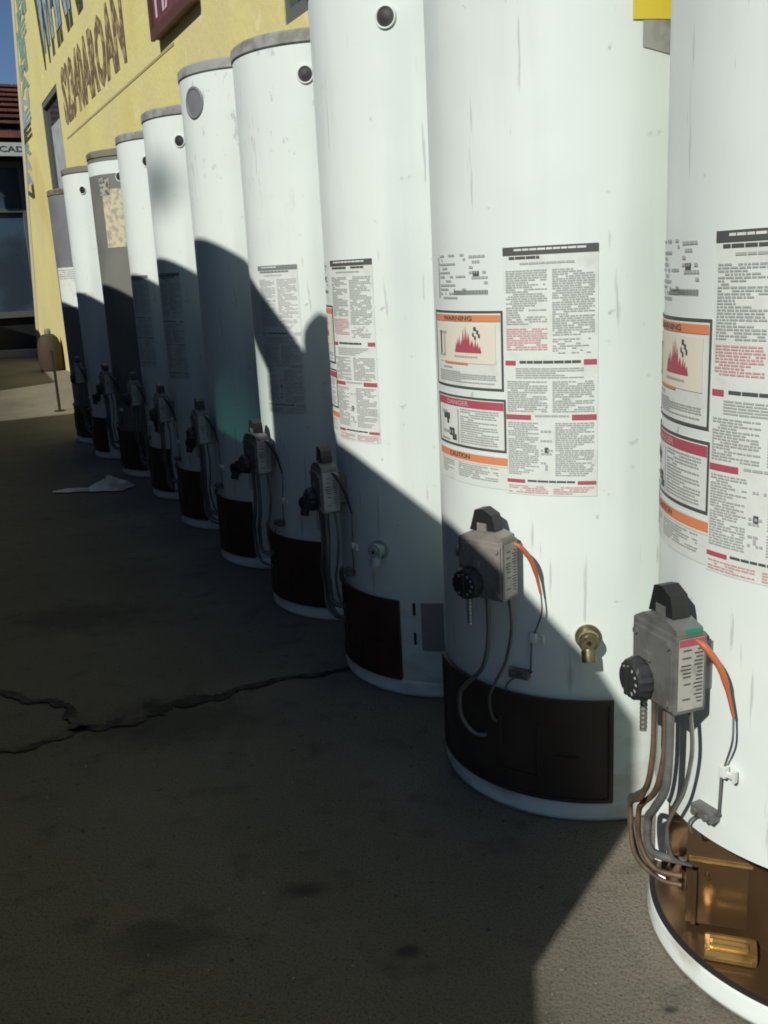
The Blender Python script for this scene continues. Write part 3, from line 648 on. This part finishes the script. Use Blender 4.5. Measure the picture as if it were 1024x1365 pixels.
GRP = 'water heaters standing in a row against the yellow wall'
def heater(s, D, rot, H, label, en=None, labels='full', capm=None, open_door=False, port_a=172.5, port_z=1.383, port_r=.019, pm=None, valve=None, drain_on=True, bare=False, drain_m=None, bright=False, twist=0):
    root = empty('water_heater', rw(s, D), -R_(rot), label=label, cat='water heater', group=GRP)
    en = en or M_EN
    P = lambda name, key, fn, mats, par=root, lab=None: place(name, cached(key, lambda: fn().mesh(name, mats)), par, label=lab)
    P('jacket', ('j', H, open_door, en.name), lambda: jacket(H, open_door), en)
    P('top_cap', ('c', H, (capm or M_CAP).name), lambda: cap(H, 0), capm or M_CAP)
    P('base_ring', 'b', base_ring, M_EN)
    if not open_door:
        dm = M_DOOR if bright else M_DOOR2; d = P('burner_door', ('d', dm.name), door_mesh, dm); P('embossed_rib', ('de', dm.name), door_emboss, dm, d)
    if bare: return root
    vm = valve or M_VALV
    v = P('gas_valve', ('v', vm.name), valve_body, vm)
    P('pilot_button', 'vb', valve_button, M_BLACK, v); k = P('temperature_knob', 'vk', valve_knob, M_KNOB, v); P('dial_mark', 'km', knob_marks, M_INK, v)
    P('warning_sticker', 'vs', side_label, M_SLV, v); P('sticker_print', ('vp', bright, rot == 30), side_print, [M_INKD, M_INKR if rot == 30 and bright else M_SLV], v)
    if bright and rot: P('green_clip', 'vg', green_clip, M_GREEN, v)
    for i, (pts, r, m_) in enumerate(cached('tubes', tubes_set)):
        def f_(): mb = MB(); mb.tube(pts, r, 8); return mb
        if twist > 1 and i == 1: continue
        if drain_m is M_BRASS and i in (0, 2, 4): continue
        o_ = P('gas_tube', ('t', i, bright and rot != 0), f_, m_ if bright and rot else ([M_VALV]*5 if bright else [M_VALV, M_KNOB, M_VALV, M_KNOB, M_VALV])[i]); o_.rotation_euler = (0, 0, R_(twist*(.6 if i % 2 else -.8)))
    P('braided_cable', 'br', braid, M_ALU)
    P('igniter_wire', ('wt', bright), wire_top, M_OR if bright else M_KNOB); P('wire', 'wl', wire_low, M_VALV); P('wire', 'we', wire_end, M_VALV); P('wire_clip', 'wc', wire_clip, M_PAP); P('igniter_switch', 'ig', ignitor, M_VALV)
    if drain_on: dv = P('drain_valve', ('dv', (drain_m or M_KNOB).name), drain, drain_m or M_KNOB); P('valve_mouth', 'dm', drain_mouth, M_BLACK, dv)
    P('relief_port', ('p', port_a, port_z, port_r), lambda: port(port_a, port_z, port_r), [M_PAP if pm is None else pm, pm or M_BLACK])
    if labels in ('full', 'big'):
        l = P('instruction_label', 'L1', big_label, M_PAP); P('label_print', ('L1p', labels, rot if labels == 'full' else 0), lambda: big_print(int(rot)+1), PMATS if labels == 'full' else PMATF, l)
    if labels == 'full':
        l = P('warning_label', 'L2', warn_label, M_PAP); P('label_print', 'L2p', warn_print, PMATS, l)
        l = P('danger_label', 'L3', danger_label, M_PAP); P('label_print', 'L3p', danger_print, PMATS, l)
        l = P('caution_label', 'L4', caution_label, M_PAP); P('label_print', 'L4p', caution_print, PMATS, l)
        P('rating_print', 'L5p', rating_print, PMATS)
    return root

t1 = heater(0, 0, 30, 1.5, 'nearest white water heater, fully sunlit, with open copper-brown burner compartment', open_door=True, bright=True)
t2 = heater(.592, .001, 0, 1.5, 'second nearest white water heater with closed dark door and brass drain valve', valve=M_VALV2, bright=True, drain_m=M_BRASS)
t3 = heater(1.139, -.023, 30, 1.5, 'third white water heater from the front, black port near its top', drain_m=M_BOARD, twist=1)
t4 = heater(1.702, -.032, 19, 1.485, 'scuffed white water heater with a light grey cap, fourth from the front', en=M_EN2, labels='big', twist=2)
t5 = heater(2.253, -.036, 26, 1.535, 'label-free white water heater with a round grey plug under its cap, fifth from the front', en=M_EN5, labels='none', port_a=202, port_z=1.427, port_r=.040, pm=M_GREY, twist=-2)
t6 = heater(2.829, -.042, 27, 1.5, 'white water heater with a soft grey shade painted on its upper jacket', en=M_EN6, labels='big', twist=3)
t7 = heater(3.405, -.057, 28, 1.5, 'narrow clean white strip of water heater between the shade-painted one and the taupe one', labels='big')
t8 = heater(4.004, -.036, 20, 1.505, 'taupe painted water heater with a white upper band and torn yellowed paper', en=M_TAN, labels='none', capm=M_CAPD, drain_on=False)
t9 = heater(4.617, -.004, 30, 1.5, 'white water heater with dark thin cap, second from the far end of the row', labels='none', capm=M_CAPD)
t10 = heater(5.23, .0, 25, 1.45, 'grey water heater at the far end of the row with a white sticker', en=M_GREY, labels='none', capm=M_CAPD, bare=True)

# open burner compartment of the nearest heater: chamber, inner plate, lip, burner tray
def t1p(name, fn, mats): mb = MB(); fn(mb); return mb.obj(name, mats, t1)
def chamber(mb):
    mb.patch(DA0-2, DA1+2, DZ0-.002, DZ1+.004, .165)
    k = 24
    for z, fl in ((DZ0+.001, 0), (DZ1+.002, 1)):
        v2 = [pol(DA0-2+(DA1-DA0+4)*i/k, r, z) for r in (RAD-.0005, .165) for i in range(k+1)]
        mb.add(v2, [((i, i+1, k+2+i, k+1+i) if not fl else (i+1, i, k+1+i, k+2+i)) for i in range(k)])
    for a in (DA0-.5, DA1+.5): mb.add([pol(a, RAD-.002, DZ0), pol(a, RAD-.002, DZ1), pol(a, .165, DZ1), pol(a, .165, DZ0)], [(0, 1, 2, 3)])
t1p('burner_chamber', chamber, M_COP)
PA = 170
def plate(mb):
    F = frame(PA, 0, 0) ; F.translation = pol(225, .198, .100)
    mb.box((-.030, -.022, -.004), (.134, .040, .100), 0, F, .002)
    vs = [F @ Vector(v) for v in ((-.097, -.001, .047), (.037, -.001, .047), (.037, -.016, .118), (-.097, -.016, .118))]; mb.add(vs, [(0, 1, 2, 3)])
    mb.box((.026, .004, -.010), (.006, .006, .080), 0, F, .001); mb.box((-.066, .004, -.010), (.008, .006, .080), 0, F, .001)
    for x, z in ((.010, .022), (-.052, .022)): mb.tube([F @ Vector((x, -.002, z)), F @ Vector((x, .003, z))], .0035, 6)
t1p('inner_door', plate, M_COP)
def lip(mb):
    F = frame(PA, 0, 0); F.translation = pol(225, .198, .100); mb.box((-.006, .001, .047), (.080, .007, .0045), 0, F, .002)
t1p('door_lip', lip, M_GOLD)
def tray(mb):
    F = frame(PA, 0, 0); F.translation = pol(213, .212, .048); mb.box((-.004, 0, 0), (.066, .040, .016), 0, F, .007); mb.box((-.002, .006, .010), (.048, .014, .008), 0, F, .0035)
t1p('burner_box', tray, M_GOLD)
def sill(mb): mb.shell(DA0, DA1, DZ0-.001, DZ0+.002, RAD-.004, RAD+.0035)
t1p('sill_strip', sill, M_RUB)
# yellow energy label on the second heater
e = MB(); e.shell(174.8, 150, 1.243, 1.42, RAD+.001, RAD+.0022)
eo = e.obj('energy_label', M_YEL, t2)
e = MB(); e.add([pol(171.4-(171.4-150)*k/6, RAD+q_, z) for q_ in (.0015,) for k in range(7) for z in (1.208-.0035*k, 1.2425)], [(2*k, 2*k+1, 2*k+3, 2*k+2) for k in range(6)]); e.obj('label_shade', M_CAP, t2)  # grey tab paints the shaded part below the yellow label
# side panel and slots on the third heater
ap = MB(); ap.shell(156.5, 167.5, .112, .222, RAD+.0005, RAD+.004); apo = ap.obj('side_panel', mat('dim_grey_panel', (.28, .27, .28), .6), t3)
sl = MB(); sl.shell(170.6, 171.8, .192, .220, RAD, RAD+.003); sl.obj('slot', M_BLACK, t3)
sl = MB(); sl.shell(170.6, 171.8, .125, .152, RAD, RAD+.003); sl.obj('slot', M_BLACK, t3)
# taupe heater: white band, yellowed torn paper
bnd = MB(); bnd.patch(150, 240, 1.40, 1.455, RAD+.001); bnd.obj('white_band', M_EN, t8)
tp = MB(); tp.patch(198, 172, 1.08, 1.335, RAD+.0015, 0, nz=3); tp.obj('torn_paper', M_YELP, t8)
tp = MB(); tp.patch(201, 186, 1.31, 1.385, RAD+.002, 0); tp.obj('mould_stain', mat('dark_mould', (.12, .13, .11), .8, noise=(60, (.4, .4, .34), .48, .56, 5)), t8)
# ninth and tenth stickers
b9 = MB(); b9.patch(225, 175, .862, .885, RAD+.001, 0); word_lines(b9, 222, 185, .868, .880, .006, .004, 3, RAD+.0016, 1); b9.obj('strip_label', [M_PAP, M_INK], t9)
b10 = MB(); b10.patch(215, 165, .80, 1.02, RAD+.001, 0); word_lines(b10, 212, 170, .95, 1.01, .012, .006, 3, RAD+.0018, 1); b10.obj('white_sticker', [M_PAP, M_INK], t10)

# ------------------------------------------------------------------ small things beyond the row
gb = empty('rusty_canister', px_ground(70, 494), RZ, label='small rusty round-topped canister standing at the far end of the wall', cat='canister')
M_RST = mat('rust', (.06, .032, .016), .8, noise=(12, (.04, .028, .02), .4, .65, 6), bump=(30, .3, .004))
def lathe(prof, n=28):
    mb = MB(); vs = [(p_*math.cos(2*math.pi*i/n), p_*math.sin(2*math.pi*i/n), z) for p_, z in prof for i in range(n)]
    mb.add(vs, [(j*n+i, j*n+(i+1) % n, (j+1)*n+(i+1) % n, (j+1)*n+i) for j in range(len(prof)-1) for i in range(n)], 0, True); return mb
lathe([(.11, 0), (.12, .01), (.12, .02), (.128, .05), (.13, .22), (.122, .30), (.10, .36), (.06, .40), (.0, .41)]).obj('body', M_RST, gb)
lathe([(.035, .40), (.035, .44), (.028, .46), (.0, .465)], 14).obj('valve_stub', M_CAPD, gb)
pp = px_ground(80, 548); q = MB(); q.tube([(0, 0, .0), (0, 0, .46)], .011, 8); q.tube([(0, 0, .0), (0, 0, .008)], .04, 12); q.obj('steel_post', M_BLACK, loc=(pp.x, pp.y, 0), label='thin black steel post standing on the sunlit patch beside the last heater', cat='post')

# ------------------------------------------------------------------ vehicles parked across the walkway (out of frame; they throw the long shadow)
def vehicle(name, label, cat, D0, Wd, prof, wheels, s_off, holes=None):
    root = empty(name, rw(s_off, D0), RZ, label=label, cat=cat)
    return root
van = empty('parked_van', rw(0, 1.5), RZ, label='dark panel van parked across the walkway from the water heaters', cat='van')
VW = 1.9
low = [(-.78, .30), (-.80, .66), (-.60, .885), (-.525, .955), (-.52, 1.44), (-.46, 1.49), (-.33, 1.54), (-.14, 1.59), (.07, 1.632), (.25, 1.655), (.41, 1.678), (.55, 1.60), (.60, 1.52), (5.42, 1.52), (5.44, 1.15), (5.70, .70), (5.70, .30), (4.75, .30), (4.65, .62), (4.15, .62), (4.05, .30), (.85, .30), (.75, .62), (.25, .62), (.15, .30)]
vb = MB(); vb.prism(low, 0, VW); vb.obj('body', M_VAN, van)
up = [(1.44, 1.52), (1.44, 2.18), (1.5, 2.178), (2.06, 2.14), (2.5, 2.115), (3.66, 2.01), (3.9, 1.98), (5.25, 1.86), (5.38, 1.75), (5.42, 1.52)]
vb = MB(); vb.prism(up, 0, VW); vb.obj('cargo_body', M_VAN, van)
# cab roof and pillars
vb = MB(); vb.prism([(1.14, 2.145), (1.23, 2.186), (1.44, 2.18), (1.44, 2.13), (1.2, 2.13)], 0, VW)
for y0 in (0, VW-.06):
    vb.prism([(.41, 1.678), (.77, 1.952), (.955, 2.05), (1.23, 2.184), (1.23, 2.10), (.97, 1.965), (.84, 1.86), (.60, 1.60)], y0, y0+.06)      # windscreen pillar
    vb.prism([(.60, 1.60), (.84, 1.86), (.84, 1.52), (.60, 1.52)], y0, y0+.06)
    vb.prism([(.84, 1.52), (.84, 1.60), (1.44, 1.585), (1.44, 1.52)], y0, y0+.06)
    vb.prism([(1.02, 1.59), (1.01, 1.99), (1.19, 2.08), (1.19, 1.59)], y0, y0+.06)     # door pillar
    vb.prism([(1.15, 1.88), (1.15, 2.06), (1.23, 2.10), (1.44, 2.13), (1.44, 1.86)], y0, y0+.06)
vb.obj('cab_frame', M_VAN, van)
vb = MB(); vb.add([(.43, .06, 1.69), (.43, VW-.06, 1.69), (1.18, VW-.06, 2.155), (1.18, .06, 2.155)], [(0, 1, 2, 3)]); vb.obj('windscreen', M_WS, van)
vb = MB(); vb.add([(1.15, .03, 1.59), (1.44, .03, 1.59), (1.44, .03, 1.88), (1.15, .03, 1.88)], [(0, 1, 2, 3)]); vb.obj('side_window', M_TG, van)
vb = MB(); vb.box((.655, -.05, 1.87), (.15, .10, .20), 0, None, .03); vb.tube([(.70, -.02, 1.80), (.75, .02, 1.70)], .012, 6); vb.obj('mirror', M_BLACK, van)
for sx in (.5, 4.4):
    for y in (.12, VW-.12):
        wm = MB(); wm.tube([(sx, y-.11, .34), (sx, y+.11, .34)], .34, 28); wo = wm.obj('wheel', M_TYRE, van)
        wm = MB(); wm.tube([(sx, y-.115, .34), (sx, y+.115, .34)], .2, 20); wm.obj('rim', M_RIM, wo)
for y in (.25, VW-.25): q = MB(); q.box((-.528, y, 1.1), (.02, .26, .18), 0, None, .008); q.obj('headlight', M_LAMP, van)
q = MB(); q.box((-.83, VW/2, .46), (.09, VW*.9, .16), 0, None, .03); q.obj('bumper', M_BLACK, van)
truck = empty('parked_truck', rw(8.15, 1.5), RZ, label='dark pickup truck parked beyond the panel van', cat='pickup truck')
pr = [(0, .45), (.02, 1.42), (2.0, 1.50), (2.35, 1.62), (2.9, 1.85), (3.4, 2.03), (4.1, 2.05), (4.5, 1.98), (5.0, 1.50), (5.9, 1.40), (6.0, .45), (5.6, .38), (5.5, .75), (4.8, .75), (4.7, .38), (1.6, .38), (1.5, .75), (.8, .75), (.7, .38)]
q = MB(); q.prism(pr, 0, 1.9); q.obj('body', M_VAN, truck)
for sx in (1.15, 5.15):
    for y in (.12, 1.78):
        wm = MB(); wm.tube([(sx, y-.11, .36), (sx, y+.11, .36)], .36, 28); wo = wm.obj('wheel', M_TYRE, truck); wm = MB(); wm.tube([(sx, y-.115, .36), (sx, y+.115, .36)], .2, 20); wm.obj('rim', M_RIM, wo)
q = MB(); q.box((3.55, -.003, 1.78), (1.0, .01, .34), 0, None, .002); q.obj('side_window', M_GLS, truck)
q = MB(); q.box((-.05, .95, .6), (.1, 1.8, .18), 0, None, .02); q.obj('bumper', M_RIM, truck)

# ------------------------------------------------------------------ shop building across the far street
fb = empty('shop_building', (-5.85, 13.45, 0), R_(30), label='dark shop building with red-brown tiled roof and white sign strip beyond the yellow wall', cat='building')
q = MB(); q.box((5, 3.05, 1.54), (10, 5.9, 3.08)); q.obj('wall', M_BRK, fb)
rf = place('roof', None, fb)
q = MB(); q.add([(-.3, -.35, 2.96), (10.3, -.35, 2.96), (10.3, 3, 4.08), (-.3, 3, 4.08), (10.3, 6.4, 2.96), (-.3, 6.4, 2.96), (-.3, -.35, 2.86), (10.3, -.35, 2.86)], [(0, 1, 2, 3), (3, 2, 4, 5), (6, 7, 1, 0), (0, 3, 5)])
q.obj('roof_deck', M_TILE, rf)
tl = MB()
for k in range(8): tl.box((0, k*.42, k*.42*.3343), (.24, .44, .035), 0, Matrix.Rotation(.0, 4, 'X'))
tme = tl.mesh('roof_tile', M_TILE)
for i in range(14):
    o_ = place('roof_tile', tme, rf, loc=(.1+i*.26, -.18, 3.05)); o_.rotation_euler = (0, 0, 0)
sg = MB(); sg.box((2.2, -.42, 2.70), (4.0, .06, .17)); sg.box((2.2, -.2, 2.78), (3.9, .38, .02)); sgo = sg.obj('sign_strip', M_SIGNW, fb)
vs, fs = text_geo('MERCADO'); mb = MB(); mb.add([(.62+.75*u, -.453, 2.665+.075*v) for u, v in vs], fs); mb.obj('lettering', M_INKD, sgo)
for i in range(4):
    x = .25+i*1.1; q = MB()
    for c, d in (((x+.5, -.03, .55), (1.0, .06, .08)), ((x+.5, -.03, 2.55), (1.0, .06, .08)), ((x+.03, -.03, 1.55), (.06, .06, 1.92)), ((x+.97, -.03, 1.55), (.06, .06, 1.92)), ((x+.5, -.03, 1.95), (.88, .05, .05))): q.box(c, d)
    fo = q.obj('window', M_FRM, fb); q = MB(); q.box((x+.5, -.008, 1.55), (.88, .008, 1.92)); q.obj('pane', M_DARKF, fo)
q = MB(); q.box((5, -.06, .2), (10, .1, .4)); q.obj('plinth', M_BLACK, fb)
kb = MB(); kb.box((0, 0, .05), (7, .16, .10), 0, None, .01); kb.obj('kerb', mat('pale_kerb_concrete', (.30, .30, .27), .8), kind='structure', loc=(-6.7, 13.25, 0))

wh = empty('sky_blocker', rw(-6, 7.2), RZ, label='unseen long low brown warehouse on the far side of the lot behind the parked vehicles', cat='building')  # unseen building added to block sky light and deepen the shade
q = MB(); q.box((13, 3, 2.3), (26, 6, 4.6)); q.obj('wall', M_BRK, wh)
q = MB(); q.box((13, 3, 4.68), (26.4, 6.4, .16)); q.obj('roof', M_BLACK, wh)
for i in range(4): q = MB(); q.box((3.5+i*6, -.02, 1.5), (3, .05, 3.0), 0, None, .01); q.obj('door', M_FRM, wh)
